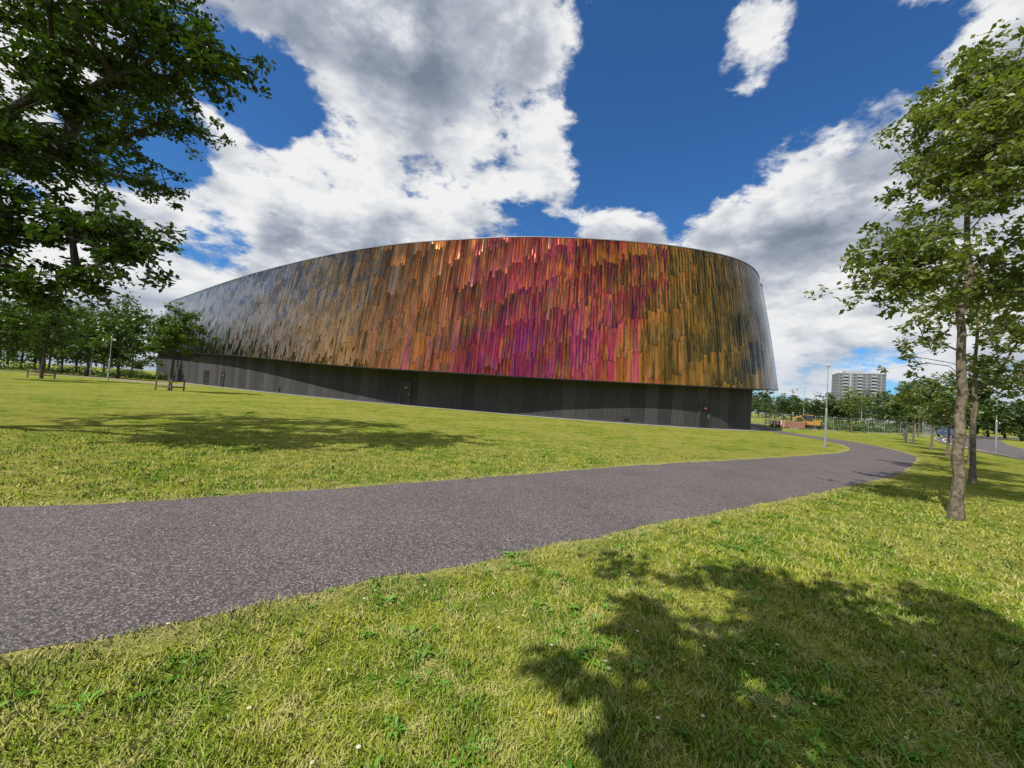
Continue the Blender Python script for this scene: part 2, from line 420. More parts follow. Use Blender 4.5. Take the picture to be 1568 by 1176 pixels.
hgt = t.smooth(vv, 15, 5); mid_m = t.math('MULTIPLY', t.smooth(uu, A(3.3), A(4.4)), t.smooth(uu, A(7.0), A(6.2)))
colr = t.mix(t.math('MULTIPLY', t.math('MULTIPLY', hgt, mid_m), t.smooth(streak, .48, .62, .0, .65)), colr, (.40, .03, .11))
upm = t.math('MULTIPLY', t.smooth(vv, 8, 16), t.smooth(wb.outputs[1], .35, .9, 0, .7))
colr = t.mix(t.math('MULTIPLY', upm, t.math('MULTIPLY', t.smooth(uu, A(5.0), A(5.6)), t.smooth(uu, A(7.6), A(6.8)))), colr, (.13, .06, .028))
# dark reflection of trees painted into the colour, low on the far left end
lft_refl = t.math('MULTIPLY', t.smooth(uu, A(7.0), A(7.9)), t.smooth(t.math('ADD', vv, t.math('MULTIPLY', streak, 6.0)), 13.5, 9.5, 0, .75))
colr = t.mix(lft_refl, colr, (.14, .085, .035))
odd = t.math('MULTIPLY', t.math('GREATER_THAN', wr.outputs[1], .978), t.smooth(uu, A(4.5), A(5.2)))
colr = t.mix(t.math('MULTIPLY', odd, .35), colr, (.22, .26, .19))
val = t.math('ADD', t.math('MULTIPLY', wr.outputs[1], .34), t.math('MULTIPLY', wb.outputs[2], .26))
val = t.math('ADD', val, t.math('MULTIPLY', t.math('SUBTRACT', fine, .5), 1.7))
val = t.math('ADD', val, t.math('MULTIPLY', t.math('SUBTRACT', streak, .5), 2.2))
val = t.math('ADD', val, t.math('MULTIPLY', t.math('SUBTRACT', .5, rf), .30))
val = t.math('ADD', val, .72)
seamv = t.math('MULTIPLY', t.smooth(cf, 0, .12, .66, 1), t.smooth(rf, 0, .04, .50, 1))
val = t.math('MAXIMUM', t.math('MULTIPLY', val, seamv), .12)
colr = t.mix(1.0, colr, t.comb(val, val, val), 'MULTIPLY')
g = t.node('ShaderNodeNewGeometry').outputs['Normal']
tang = t.vm('NORMALIZE', t.vm('CROSS_PRODUCT', g, (0, 0, 1)))
k1 = t.math('ADD', t.math('MULTIPLY', t.math('SUBTRACT', wr.outputs[2], .5), .14), t.math('MULTIPLY', t.math('SUBTRACT', cf, .5), .34))
wob = t.noise(t.vm('MULTIPLY', uv, (1.3, .40, 1.0)), 1.1, 4, .65)
wob2 = t.noise(t.vm('ADD', uv, (31.0, 7.0, 0)), .45, 2, .6)
lf = t.smooth(uu, A(6.0), A(7.8), .45, 2.0)
k2 = t.math('ADD', t.math('MULTIPLY', t.math('SUBTRACT', wb.outputs[0], .5), .05), t.math('MULTIPLY', t.math('SUBTRACT', rf, .5), -.12))
k2 = t.math('ADD', k2, t.math('MULTIPLY', t.math('MULTIPLY', t.math('SUBTRACT', wob, .52), .80), lf))
k1 = t.math('ADD', k1, t.math('MULTIPLY', t.math('MULTIPLY', t.math('SUBTRACT', wob2, .5), .55), lf))
nn = t.vm('NORMALIZE', t.vm('ADD', t.vm('ADD', g, t.vm('SCALE', tang, scale=k1)), t.vm('SCALE', (0, 0, 1), scale=k2)))
rgh = t.math('ADD', t.math('MULTIPLY', wr.outputs[1], .06), .10)
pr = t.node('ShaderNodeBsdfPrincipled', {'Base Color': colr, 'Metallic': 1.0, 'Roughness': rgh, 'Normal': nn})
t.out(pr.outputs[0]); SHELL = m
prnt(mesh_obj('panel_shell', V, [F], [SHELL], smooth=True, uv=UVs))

def ring(name, A_, za, B_, zb_, m):
    n = len(A_); v = np.zeros((2*n, 3)); v[:n, :2] = A_; v[:n, 2] = za; v[n:, :2] = B_; v[n:, 2] = zb_
    i = np.arange(n); j = (i+1) % n
    return prnt(mesh_obj(name, v, [np.stack([i, n+i, n+j, j], 1)], [m], smooth=True))
SOFF = simple_mat('soffit', (.03, .03, .032), .6)
ring('soffit', inner-NO*.1, zb, bot, zb, SOFF)
RIM = simple_mat('rim_trim', (.34, .33, .30), .45, .7, .08)
ring('roof_coping_face', top+NO*.04, TOPZ-.02, top+NO*.04, TOPZ+.06, RIM)
ring('roof_coping_top', top+NO*.04, TOPZ+.06, top-NO*.5, TOPZ+.06, RIM)
ring('shell_bottom_trim', bot+NO*.03, zb-.03, bot+NO*.03, zb+.06, BLACK_M)
rv = np.column_stack([top-NO*.3, np.full(n, TOPZ)])
prnt(mesh_obj('roof', rv, [tuple(range(n))], [simple_mat('roof_membrane', (.2, .2, .2), .8)]))

m, t = mat('dark_cladding')
uv = t.node('ShaderNodeUVMap', uv_map='UVMap').outputs[0]
su = t.node('ShaderNodeSeparateXYZ', {0: uv}); uu = su.outputs[0]
pi_ = t.math('FLOOR', t.math('DIVIDE', uu, 1.25)); pf = t.math('FRACT', t.math('DIVIDE', uu, 1.25))
pw = t.node('ShaderNodeTexWhiteNoise', {'W': pi_}, noise_dimensions='1D').outputs['Value']
rib = t.math('ABSOLUTE', t.math('SUBTRACT', t.math('FRACT', t.math('DIVIDE', uu, .156)), .5))
ns = t.noise(t.vm('MULTIPLY', uv, (6, .7, 1)), 1.0, 3, .6)
vcol = t.math('ADD', t.math('MULTIPLY', pw, .040), .028)
vcol = t.math('ADD', vcol, t.math('MULTIPLY', ns, .055))
vcol = t.math('MULTIPLY', vcol, t.math('MULTIPLY', t.smooth(pf, 0, .035, .3, 1), t.smooth(rib, 0, .3, .55, 1)))
c = t.comb(vcol, t.math('MULTIPLY', vcol, .97), t.math('MULTIPLY', vcol, .99))
bp = t.node('ShaderNodeBump', {'Height': t.smooth(rib, .05, .3), 'Strength': .5, 'Distance': .02})
pr = t.node('ShaderNodeBsdfPrincipled', {'Base Color': c, 'Roughness': .8, 'Normal': bp.outputs[0]})
pr.inputs['Specular IOR Level'].default_value = .08
t.out(pr.outputs[0]); CLAD = m
arcI = np.concatenate([[0], np.cumsum(np.linalg.norm(np.diff(inner, axis=0), axis=1))])
v = np.concatenate([np.column_stack([inner, np.full(n, -.3)]), np.column_stack([inner, zb+.02])])
uvw = np.concatenate([np.column_stack([arcI, np.zeros(n)]), np.column_stack([arcI, zb])])
i = np.arange(n-1); prnt(mesh_obj('base_wall', v, [np.stack([i, n+i, n+i+1, i+1], 1)], [CLAD], smooth=True, uv=uvw))
v = np.concatenate([np.column_stack([inner-NO*.1, np.full(n, .02)]), np.column_stack([inner+NO*1.0, np.full(n, .02)]), np.column_stack([inner+NO*1.0, np.full(n, -.05)])])
i = np.arange(n); j = (i+1) % n
prnt(mesh_obj('apron', v, [np.stack([i, n+i, n+j, j], 1), np.stack([n+i, 2*n+i, 2*n+j, n+j], 1)], [CONC]))
ring('wall_plinth', inner+NO*.03, -.1, inner+NO*.03, .18, simple_mat('plinth', (.05, .05, .05), .7))

def wall_at(ratio):
    q = inner[:, 0]/inner[:, 1]; idx = np.arange(40, 40*10)
    k = idx[np.argmin(abs(q[idx]-ratio))]
    return inner[k], NO[k], k
def door(name, ratio, wd=1.1, ht=2.25, sign=None, double=False):
    P0, N0, k = wall_at(ratio); T0 = np.array([-N0[1], N0[0]]); rot = math.atan2(T0[1], T0[0])
    b = MB()
    leafs = 2 if double else 1
    for q in range(leafs):
        o = (q-(leafs-1)/2)*(wd+.03)
        c = P0+N0*.045+T0*o
        b.box((c[0], c[1], .05+ht/2), (wd, .05, ht), 0, rot)
        h = c+N0*.06+T0*(wd*.38); b.box((h[0], h[1], 1.1), (.03, .06, .28), 2, rot)
    W2 = wd*leafs/2+.08
    for sg in (-1, 1):
        c = P0+N0*.06+T0*sg*W2; b.box((c[0], c[1], .05+ht/2), (.08, .1, ht), 1, rot)
    c = P0+N0*.06; b.box((c[0], c[1], .10+ht), (2*W2+.08, .1, .08), 1, rot)
    if sign is not None:
        c = P0+N0*.09+T0*.05; b.box((c[0], c[1], 1.85), (.30, .02, .20), 3, rot)
        c = P0+N0*.105+T0*.05; b.box((c[0], c[1], 1.85), (.18, .012, .06), 4, rot)
    prnt(b.obj(name, [simple_mat('door_leaf', (.018, .018, .02), .4), simple_mat('door_frame', (.06, .06, .06), .5), METAL_L, RED_P, WHITE_P]))
door('door', -.27, 1.1, 2.3, sign=1)
door('door.001', .50, 1.0, 2.3, sign=1)
door('door.002', -.745, 1.0, 2.3, sign=1)
door('door.003', -.79, 1.0, 2.3, double=True)
for q in (-.60, .30):
    P0, N0, k = wall_at(q); T0 = np.array([-N0[1], N0[0]]); rot = math.atan2(T0[1], T0[0]); b = MB()
    c = P0+N0*.08; b.box((c[0], c[1], .55), (.4, .14, .4), 0, rot)
    for zq in range(3): b.box((c[0]+N0[0]*.08, c[1]+N0[1]*.08, .42+zq*.11), (.34, .02, .02), 1, rot)
    prnt(b.obj('wall_vent', [simple_mat('vent_body', (.06, .06, .06), .5), BLACK_M]))

# ------------------------------------------------------------------ trees
def quads_leaves(rg, pts, size, rnd, upb=.6):
    n = len(pts)
    d = rg.randn(n, 3); d[:, 2] = d[:, 2]*.6-.25; d /= np.linalg.norm(d, axis=1)[:, None]
    nr = rg.randn(n, 3); nr[:, 2] = abs(nr[:, 2])+upb
    s = np.cross(d, nr); s /= np.linalg.norm(s, axis=1)[:, None]+1e-9
    L = size*(.6+.8*rg.rand(n))[:, None]; Wd = L*(.24+.12*rg.rand(n))[:, None]
    up = np.cross(s, d)
    v = np.stack([pts, pts+d*L*.45+s*Wd+up*L*.06, pts+d*L, pts+d*L*.45-s*Wd+up*L*.06], 1).reshape(-1, 3)
    f = np.arange(n*4).reshape(n, 4)
    return v, f, np.repeat(rnd, 4)

def tree_geo(rg, base, top, trunk_r, clumps, clump_r, per, leaf, nside=6, seglen=.5, twig=3, flat=.65, droop=0.0):
    base = np.array(base, float); top = np.array(top, float)
    nodes = []; par = []
    nt = max(6, int(np.linalg.norm(top-base)/seglen))
    for i in range(nt+1):
        f = i/nt; p = base*(1-f)+top*f
        p = p+np.array([*rg.randn(2)*.035*min(1, f*5)*trunk_r*8, 0]); nodes.append(p); par.append(i-1)
    axis = lambda z: base+(top-base)*np.clip((z-base[2])/(top[2]-base[2]), 0, 1)
    order = np.argsort([np.linalg.norm((c-axis(c[2]))[:2]) for c in clumps])
    ends = []
    zmin = base[2]+(min(c[2] for c in clumps)-base[2])*.55
    for ci in order:
        c = clumps[ci]; NN = np.array(nodes)
        dist = np.linalg.norm(NN-c, axis=1)
        cost = dist+1.6*np.maximum(0, NN[:, 2]-(c[2]-.3*dist))+4*(NN[:, 2] < zmin)
        k = int(np.argmin(cost)); st = NN[k]; dd = dist[k]
        ns = max(2, int(dd/seglen)); prev = k
        for j in range(1, ns+1):
            f = j/ns; p = st*(1-f)+c*f
            p = p+np.array([0, 0, 1])*math.sin(f*math.pi)*dd*.07*(1-droop)+rg.randn(3)*.045*dd*(f < 1)*.6
            nodes.append(p); par.append(prev); prev = len(nodes)-1
        ends.append(prev)
    cnt = np.zeros(len(nodes))
    for e in ends: cnt[e] += 1
    for k in range(len(nodes)-1, 0, -1): cnt[par[k]] += cnt[k]
    rad = trunk_r*np.sqrt(np.maximum(cnt, .5)/cnt[0])
    rad[nt+1:] = np.minimum(rad[nt+1:], trunk_r*.42)
    rad[:nt+1] = np.minimum(rad[:nt+1], trunk_r*np.linspace(1, .12, nt+1)); rad[0] = trunk_r*1.35
    rad = np.maximum(rad, trunk_r*.05)
    NN = np.array(nodes); segs = [(par[k], k) for k in range(1, len(nodes))]
    a = NN[[s[0] for s in segs]]; b = NN[[s[1] for s in segs]]
    ra = rad[[s[0] for s in segs]]; rb = rad[[s[1] for s in segs]]
    ra = np.minimum(ra, np.maximum(rb*1.6, rb+.004))
    ce = NN[ends]; tw0 = np.repeat(ce, twig, 0); tw1 = tw0+rg.randn(len(tw0), 3)*clump_r*np.array([.95, .95, .6])
    if twig:
        a = np.concatenate([a, tw0]); b = np.concatenate([b, tw1]); ra = np.concatenate([ra, np.full(len(tw0), trunk_r*.05)]); rb = np.concatenate([rb, np.full(len(tw0), trunk_r*.025)])
    d = b-a; d /= np.linalg.norm(d, axis=1)[:, None]+1e-9
    h = np.where(abs(d[:, :1]) < .8, np.array([[1., 0, 0]]), np.array([[0, 1., 0]]))
    u = np.cross(d, h); u /= np.linalg.norm(u, axis=1)[:, None]; w_ = np.cross(d, u)
    an = 2*np.pi*np.arange(nside)/nside
    circ = np.cos(an)[None, :, None]*u[:, None]+np.sin(an)[None, :, None]*w_[:, None]
    va = a[:, None]+circ*ra[:, None, None]; vb = b[:, None]+circ*rb[:, None, None]
    BV = np.concatenate([va, vb], 1).reshape(-1, 3)
    s0 = np.arange(len(a))[:, None]*2*nside; k = np.arange(nside)[None]; k2 = (k+1) % nside
    BF = np.stack([s0+k, s0+k2, s0+nside+k2, s0+nside+k], 2).reshape(-1, 4)
    tips = np.concatenate([ce, tw1]) if twig else ce
    crn = rg.rand(len(ce)); tipr = np.concatenate([crn, np.repeat(crn, twig)]) if twig else crn
    m = int(len(ce)*per); sel = rg.randint(0, len(tips), m)
    g = rg.randn(m, 3); gl = np.linalg.norm(g, axis=1)[:, None]; g = g/gl*(rg.rand(m, 1)**.5)
    sz = clump_r*(.35+.5*rg.rand(len(tips)))[sel]
    P = tips[sel]+g*sz[:, None]*np.array([1, 1, flat])
    if droop: P[:, 2] -= droop*np.linalg.norm(g[:, :2], axis=1)*sz*.5
    rnd = np.clip(tipr[sel]*.45+rg.rand(m)*.4+.15*(g[:, 2]+1)*.5, 0, 1)
    LV, LF, LR = quads_leaves(rg, P, leaf, rnd)
    return BV, BF, LV, LF, LR

def make_tree_obj(name, geos, mats):
    vs, fs, mi, at = [], [], [], []; o = 0
    for BV, BF, LV, LF, LR in geos:
        vs += [BV, LV]; fs += [BF+o]; o += len(BV); fs += [LF+o]; o += len(LV)
        mi += [np.zeros(len(BF)), np.ones(len(LF))]; at += [np.full(len(BV), .5), LR]
    return mesh_obj(name, np.concatenate(vs), fs, mats, np.concatenate(mi), attr={'rnd': np.concatenate(at)})

def ell(rg, n, c, r, inner_=.35, taper=0.0):
    g = rg.randn(n, 3); g /= np.linalg.norm(g, axis=1)[:, None]
    g *= (inner_+(1-inner_)*rg.rand(n, 1)**.6)
    if taper: g[:, :2] *= (1-taper*np.clip(g[:, 2:3], -.3, 1))
    return np.array(c)+g*np.array(r)

rg = R(11)
cl1 = np.concatenate([ell(rg, 74, (9.45, 7.7, 7.0), (1.65, 1.8, 2.6), .2, .35), ell(rg, 10, (7.6, 7.3, 5.0), (.75, .8, .5), .1), ell(rg, 14, (10.5, 7.8, 8.7), (1.2, 1.0, 1.1), .1),
                      ell(rg, 7, (7.1, 7.2, 4.4), (.5, .5, .22), .1), ell(rg, 9, (10.6, 8.3, 4.7), (.8, .9, .6), .1)])
g1 = tree_geo(rg, (8.6, 7.4, 0), (9.0, 7.7, 9.2), .095, cl1, .38, 200, .115, 8, .4, 5)
make_tree_obj('young_ash_tree', [g1], [BARK, LEAF_ASH])
rg = R(12); c2_ = np.concatenate([ell(rg, 48, (15.5, 12.8, 5.6), (2.1, 2.2, 2.4), .2, .4)])
make_tree_obj('young_ash_tree', [tree_geo(rg, (14.9, 12.4, 0), (15.1, 12.6, 8), .085, c2_, .42, 150, .14, 6, .5, 3)], [BARK, LEAF_ASH])
for k, (x, y, h) in enumerate([(21.8, 18.3, 5.6), (25.2, 22.2, 5.0), (29.5, 27.0, 5.6), (34.5, 33.0, 6.0), (40, 39, 6.5), (46, 52, 7), (31.5, 22.8, 7.0), (55, 52, 8)]):
    rg = R(40+k); cc_ = ell(rg, 30, (x+.1, y, h*.66), (1.6, 1.6, h*.30), .15, .3)
    make_tree_obj('street_tree', [tree_geo(rg, (x, y, 0), (x+.1, y, h*.92), .075, cc_, .45, 80, .18, 6, .6, 2)], [BARK, LEAF_ASH if k % 2 else LEAF_MID])

rg = R(5)
lobes = [(24, (-8.8, 8.0, 8.8), (1.6, 1.9, .85)), (26, (-9.2, 8.2, 10.9), (2.2, 2.2, 1.5)), (6, (-7.1, 8.0, 8.7), (.5, .6, .5)), (9, (-9.6, 8.0, 7.6), (.9, 1.1, .4)),
         (8, (-10.4, 8, 6.2), (.7, 1.1, .5)), (7, (-10.0, 8.0, 5.0), (.7, .8, .4)), (5, (-8.9, 8.0, 4.55), (.5, .5, .22)),
         (5, (-8.0, 8.0, 4.15), (.4, .4, .2)), (9, (-11.0, 8, 4.4), (.7, 1.0, .5)), (4, (-9.3, 8.0, 3.6), (.35, .5, .2)), (5, (-10.6, 8, 3.3), (.6, .6, .25)),
         (64, (-16.2, 9.4, 9.6), (4.4, 5.0, 4.2)), (14, (-12.6, 7.8, 9.4), (1.8, 2.3, 1.8)), (10, (-12.0, 8.2, 6.8), (1.3, 1.6, 1.0)), (16, (-13.0, 12.0, 8.5), (2.2, 2.0, 1.8)), (14, (-11.6, 12.0, 9.8), (1.8, 1.6, 1.3))]
clo = np.concatenate([ell(rg, a, b, c, .1) for a, b, c in lobes])
make_tree_obj('oak_tree', [tree_geo(rg, (-15.2, 8.5, 0), (-15.0, 8.6, 11), .34, clo, .46, 210, .135, 8, .5, 4, .6, .5)], [BARK_D, LEAF_OAK])
rg = R(6)
clb = np.concatenate([ell(rg, 84, (-1.0, -2.05, 6.6), (1.95, 2.0, 1.2), .05), ell(rg, 34, (-1.0, -4.8, 7.2), (2.0, 2.2, 1.8), .1)])
make_tree_obj('oak_tree', [tree_geo(rg, (-2.2, -5.2, 0), (-2.0, -5.0, 8.2), .24, clb, .5, 210, .18, 6, .5, 3, .7)], [BARK_D, LEAF_OAK])

def guard(x, y, s=1.1, h=1.05):
    b = MB()
    for sx in (-1, 1):
        for sy in (-1, 1): b.tube([(x+sx*s/2, y+sy*s/2, 0), (x+sx*s/2, y+sy*s/2, h)], .06, 8)
    for zq in (.35, .9):
        for sg in (-1, 1):
            b.box((x, y+sg*(s/2+.07), zq), (s+.12, .03, .1)); b.box((x+sg*(s/2+.07), y, zq), (.03, s+.12, .1))
    b.obj('tree_guard', [WOOD])
for k, (x, y, h, w2) in enumerate([(-32.0, 36.3, 8.6, 2.3), (-53.5, 44, 11.0, 3.2), (-49.5, 37, 8.6, 2.8)]):
    rg = R(70+k); cc_ = ell(rg, 62, (x+.1, y, h*.64), (w2, w2, h*.33), .1, .3)
    make_tree_obj('park_tree', [tree_geo(rg, (x, y, 0), (x+.2, y, h*.9), .14, cc_, .60, 120, .24, 6, .7, 2)], [BARK_D, LEAF_YNG])
    if k < 2: guard(x, y, 1.4, 1.1)

def tree_mass(name, specs, seed, per=24, nl=70, leaf=.6, matl=LEAF_FAR):
    rg = R(seed); gs = []
    for x, y, h, w2 in specs:
        c = ell(rg, per, (x, y, h*.58), (w2, w2, h*.40), .2, .25)
        gs.append(tree_geo(rg, (x, y, 0), (x, y, h*.85), .22, c, w2*.42, nl, leaf, 5, 1.6, 1, .7))
    make_tree_obj(name, gs, [BARK_D, matl])
rg = R(90)
sp_ = []
for q in np.linspace(-1.45, -.985, 14):
    Y = 78+rg.rand()*16; sp_.append((q*Y, Y, 13.5+rg.rand()*5, 4.2+rg.rand()*1.5))
for q in (-1.22, -1.10, -1.33, -1.02):
    Y = 62+rg.rand()*5; sp_.append((q*Y, Y, 11+rg.rand()*2, 3.8))
tree_mass('distant_trees', sp_, 1, 34, 60, .6, LEAF_MID)
sp_ = []
for q in np.linspace(.60, 1.55, 46):
    Y = 125+rg.rand()*60; sp_.append((q*Y, Y, (7.0+rg.rand()*3.5)*(Y/140)*(1+.35*(q > .9)), 4.5+rg.rand()*2.5))
for q in np.linspace(1.02, 1.5, 12):
    Y = 70+rg.rand()*20; sp_.append((q*Y, Y, 6.5+rg.rand()*3, 3.4))
tree_mass('distant_trees', sp_, 2, 22, 50, .8)
sp_ = []
for a in np.linspace(-185, -5, 46):
    d_ = 75+rg.rand()*25; sp_.append((math.cos(math.radians(a))*d_*1.15, math.sin(math.radians(a))*d_*.8-6, 10+rg.rand()*6, 7))
for k in range(14): sp_.append((-130-rg.rand()*20, 20+k*7, 14+rg.rand()*8, 7))
tree_mass('distant_trees', sp_, 3, 14, 24, 1.9)
sp_ = []
for q in np.linspace(-2.2, 2.4, 90):
    Y = 240+rg.rand()*60; sp_.append((q*Y, Y, 9+rg.rand()*4, 8))
tree_mass('distant_trees', sp_, 4, 12, 30, 1.9)
def hedge(name, pts, h, w2, seed):
    rg = R(seed); C = catmull(pts, 10); m_ = 9000
    k = rg.randint(0, len(C)-1, m_); f = rg.rand(m_)[:, None]
    c = C[k]*(1-f)+C[k+1]*f
    P = np.column_stack([c+rg.randn(m_, 2)*w2*.35, rg.rand(m_)**.7*h*(.75+.35*np.sin(c[:, 0]*.9))])
    v, f_, r_ = quads_leaves(rg, P, .3, rg.rand(m_))
    mesh_obj(name, v, [f_], [LEAF_MID], attr={'rnd': r_})
hedge('hedge', [(42, 56), (58, 62), (80, 78), (120, 105)], 1.5, 2.0, 3)
hedge('hedge', [(-105, 66), (-85, 72), (-74, 76), (-69, 79)], 1.6, 2.5, 4)

# ------------------------------------------------------------------ apartment tower
tb = MB(); DIST = 350; cx, cy = .895*DIST, DIST; rot = math.radians(-28)
def tl(dx, dy, z): return (cx+dx*math.cos(rot)-dy*math.sin(rot), cy+dx*math.sin(rot)+dy*math.cos(rot), z)
Wt, Dt, Ht, fl = 32, 24, 42.5, 15
tb.box((cx, cy, Ht/2), (Wt, Dt, Ht), 0, rot)
tb.box(tl(-3, 0, Ht+1.6), (14, 9, 3.2), 3, rot); tb.box(tl(10, 0, Ht+1.1), (6, 7, 2.2), 3, rot)
tb.box((cx, cy, Ht+.35), (Wt+.6, Dt+.6, .7), 3, rot)
fh = Ht/fl
for f in range(fl):
    z0 = (f+.55)*fh
    for k in range(10):
        dx = -Wt/2+Wt*(k+.5)/10
        tb.box(tl(dx, -Dt/2-.06, z0), (2.2, .12, 1.7), 1, rot)
        if k % 3 == 1:
            tb.box(tl(dx, -Dt/2-.75, f*fh+.25), (3.2, 1.5, .25), 3, rot); tb.box(tl(dx, -Dt/2-1.45, f*fh+.85), (3.2, .08, 1.0), 2, rot)
    for k in range(7):
        dy = -Dt/2+Dt*(k+.5)/7
        tb.box(tl(-Wt/2-.06, dy, z0), (.12, 2.0, 1.7), 1, rot)
    tb.box(tl(0, -Dt/2-.12, f*fh+.12), (Wt+.1, .24, .3), 3, rot)
tb.box(tl(-Wt/2+8, -Dt/2-.35, Ht/2), (1.2, .7, Ht), 2, rot)
tb.tube([tl(2, 0, Ht+3), tl(2, 0, Ht+7)], .15, 6, 2)
tb.obj('apartment_tower', [simple_mat('tower_brick', (.24, .225, .225), .8, 0, .12), simple_mat('tower_glass', (.10, .13, .17), .15), simple_mat('tower_balcony', (.36, .38, .41), .7), simple_mat('tower_band', (.36, .36, .37), .8)])
lb = MB(); lb.box((250, 230, 3.5), (46, 14, 7), 0, .5)
for k in range(10): lb.box((250+(-20+k*4.4)*math.cos(.5)+7.1*math.sin(.5), 230+(-20+k*4.4)*math.sin(.5)-7.1*math.cos(.5), 4.3), (2.4, .2, 1.6), 1, .5)
lb.box((250, 230, 7.2), (47, 15, .4), 0, .5)
lb.obj('office_building', [simple_mat('render_wall', (.42, .40, .37), .8), GLASS_D])

# ------------------------------------------------------------------ street furniture
def lamp(x, y, h, m_=METAL_L, w_=.055):
    b = MB(); b.tube([(x, y, 0), (x, y, h*.47), (x, y, h*.48), (x, y, h)], [w_, w_, w_*.45, w_*.35], 10)
    b.box((x, y, .01), (.3, .3, .03))
    b.tube([(x, y, h), (x, y, h+.05), (x, y, h+.09)], [.04, .12, .09], 12, 0)
    b.obj('street_lamp', [m_, WHITE_P])
lamp(18.8, 23.0, 4.8, m_=METAL_L, w_=.055)
lamp(-59, 56.5, 6.2, w_=.11); lamp(-72, 66, 6.0, w_=.1); lamp(44, 58, 6); lamp(60, 66, 6.5); lamp(34, 27, 5)
def fence(name, A_, B_, h=1.9):
    A_ = np.array(A_, float); B_ = np.array(B_, float); D = B_-A_; ln = np.linalg.norm(D); D /= ln; rot = math.atan2(D[1], D[0]); b = MB()
    k = 0
    while k*3.5 < ln:
        p_ = A_+D*k*3.5; b.tube([(p_[0], p_[1], 0), (p_[0], p_[1], h)], .03, 6); b.box((p_[0], p_[1], .07), (.25, .7, .14), 1, rot); k += 1
    for q in np.arange(0, ln, .35):
        p_ = A_+D*q; b.tube([(p_[0], p_[1], .15), (p_[0], p_[1], h)], .008, 4, 0, False)
    for zq in (.18, h*.5, h-.02):
        c = (A_+B_)/2; b.box((c[0], c[1], zq), (ln, .03, .03), 0, rot)
    b.obj(name, [METAL_L, CONC])
fence('mesh_fence', (37, 50), (62, 58)); fence('mesh_fence', (62, 58), (90, 80)); fence('mesh_fence', (37, 50.5), (45, 80))
fence('mesh_fence', (-100, 84), (-72, 76), 1.6)
b = MB()
for k in range(14):
    x, y = 33+k*1.9, 32+k*1.9; b.tube([(x, y, 0), (x, y, .95)], .03, 6)
for zq in (.5, .92): b.tube([(33, 32, zq), (33+13*1.9, 32+13*1.9, zq)], .025, 6)
b.obj('railing', [METAL_L])
b = MB()
for k in range(3):
    for j in range(2):
        b.box((36.6+k*1.15, 52.0+j*1.1, .09), (1.05, .95, .12), 1, .2)
        for l_ in range(3): b.box((36.6+k*1.15, 52.0+j*1.1, .28+l_*.25), (.98-.04*(l_ % 2), .86, .235), 0, .2)
b.obj('brick_pallets', [simple_mat('brick_stack', (.42, .19, .12), .9, 0, .3, 8), WOOD])
b = MB(); x, y = 41.8, 54.0
for sg in (-1, 1):
    b.box((x, y+sg*.55, .28), (1.9, .32, .5), 1); b.tube([(x-.95, y+sg*.55-.16, .28), (x-.95, y+sg*.55+.16, .28)], .25, 12, 1); b.tube([(x+.95, y+sg*.55-.16, .28), (x+.95, y+sg*.55+.16, .28)], .25, 12, 1)
b.box((x+.25, y, .85), (1.7, 1.2, .5), 0); b.box((x+.75, y, 1.15), (.8, 1.15, .35), 0); b.box((x-.1, y+.15, 1.5), (.8, .8, .85), 2); b.box((x-.1, y+.15, 1.97), (.9, .9, .08), 0)
b.tube([(x-.6, y-.3, .9), (x-1.4, y-.3, 1.7), (x-2.2, y-.3, 1.5)], [.13, .12, .1], 6, 0); b.tube([(x-2.2, y-.3, 1.55), (x-2.5, y-.3, .7)], [.1, .08], 6, 0)
b.box((x-2.4, y-.3, .45), (.5, .6, .45), 1, 0, .4)
b.obj('mini_excavator', [YEL_P, BLACK_M, GLASS_D])
b = MB()
for k in range(2):
    x, y = 34.0+k*1.45, 50.6+k*.25
    for zq in (.55, .85):
        for j in range(5): b.box((x-.52+j*.26, y, zq), (.255, .04, .2), j % 2, .0)
    for sg in (-1, 1): b.box((x+sg*.6, y, .5), (.05, .05, 1.0), 1); b.box((x+sg*.6, y, .04), (.1, .5, .08), 2)
b.obj('road_barrier', [RED_P, WHITE_P, BLACK_M])
def car(x, y, rot, m_):
    b = MB(); prof = [(-2.1, .35), (-2.1, .8), (-1.9, 1.0), (-1.2, 1.05), (-.7, 1.45), (.9, 1.48), (1.6, 1.0), (2.1, .85), (2.1, .35)]
    ca, sa = math.cos(rot), math.sin(rot)
    def tr(px_, py_, pz_): return (x+px_*ca-py_*sa, y+px_*sa+py_*ca, pz_)
    o = len(b.v); n_ = len(prof)
    for sg in (-1, 1):
        for a, z_ in prof: b.v.append(tr(a, sg*(.85 if z_ < 1.1 else .68), z_))
    for k in range(n_): k2 = (k+1) % n_; b.f.append((o+k, o+k2, o+n_+k2, o+n_+k)); b.m.append(2 if k in (3, 5) else 0)
    b.f.append(tuple(o+k for k in range(n_))[::-1]); b.m.append(0); b.f.append(tuple(o+n_+k for k in range(n_))); b.m.append(0)
    for sg in (-1, 1):
        for a in (-1.3, 1.3): b.tube([tr(a, sg*.88, .32), tr(a, sg*.68, .32)], .32, 14, 1)
        b.box(tr(.1, sg*.79, 1.22), (1.5, .03, .3), 2, rot)
    b.obj('parked_car', [m_, BLACK_M, GLASS_D])
car(-100, 74, .2, WHITE_P); car(-106, 78, .2, simple_mat('car_grey', (.1, .1, .12), .3)); car(70, 62, .7, simple_mat('car_blue', (.05, .08, .15), .3))

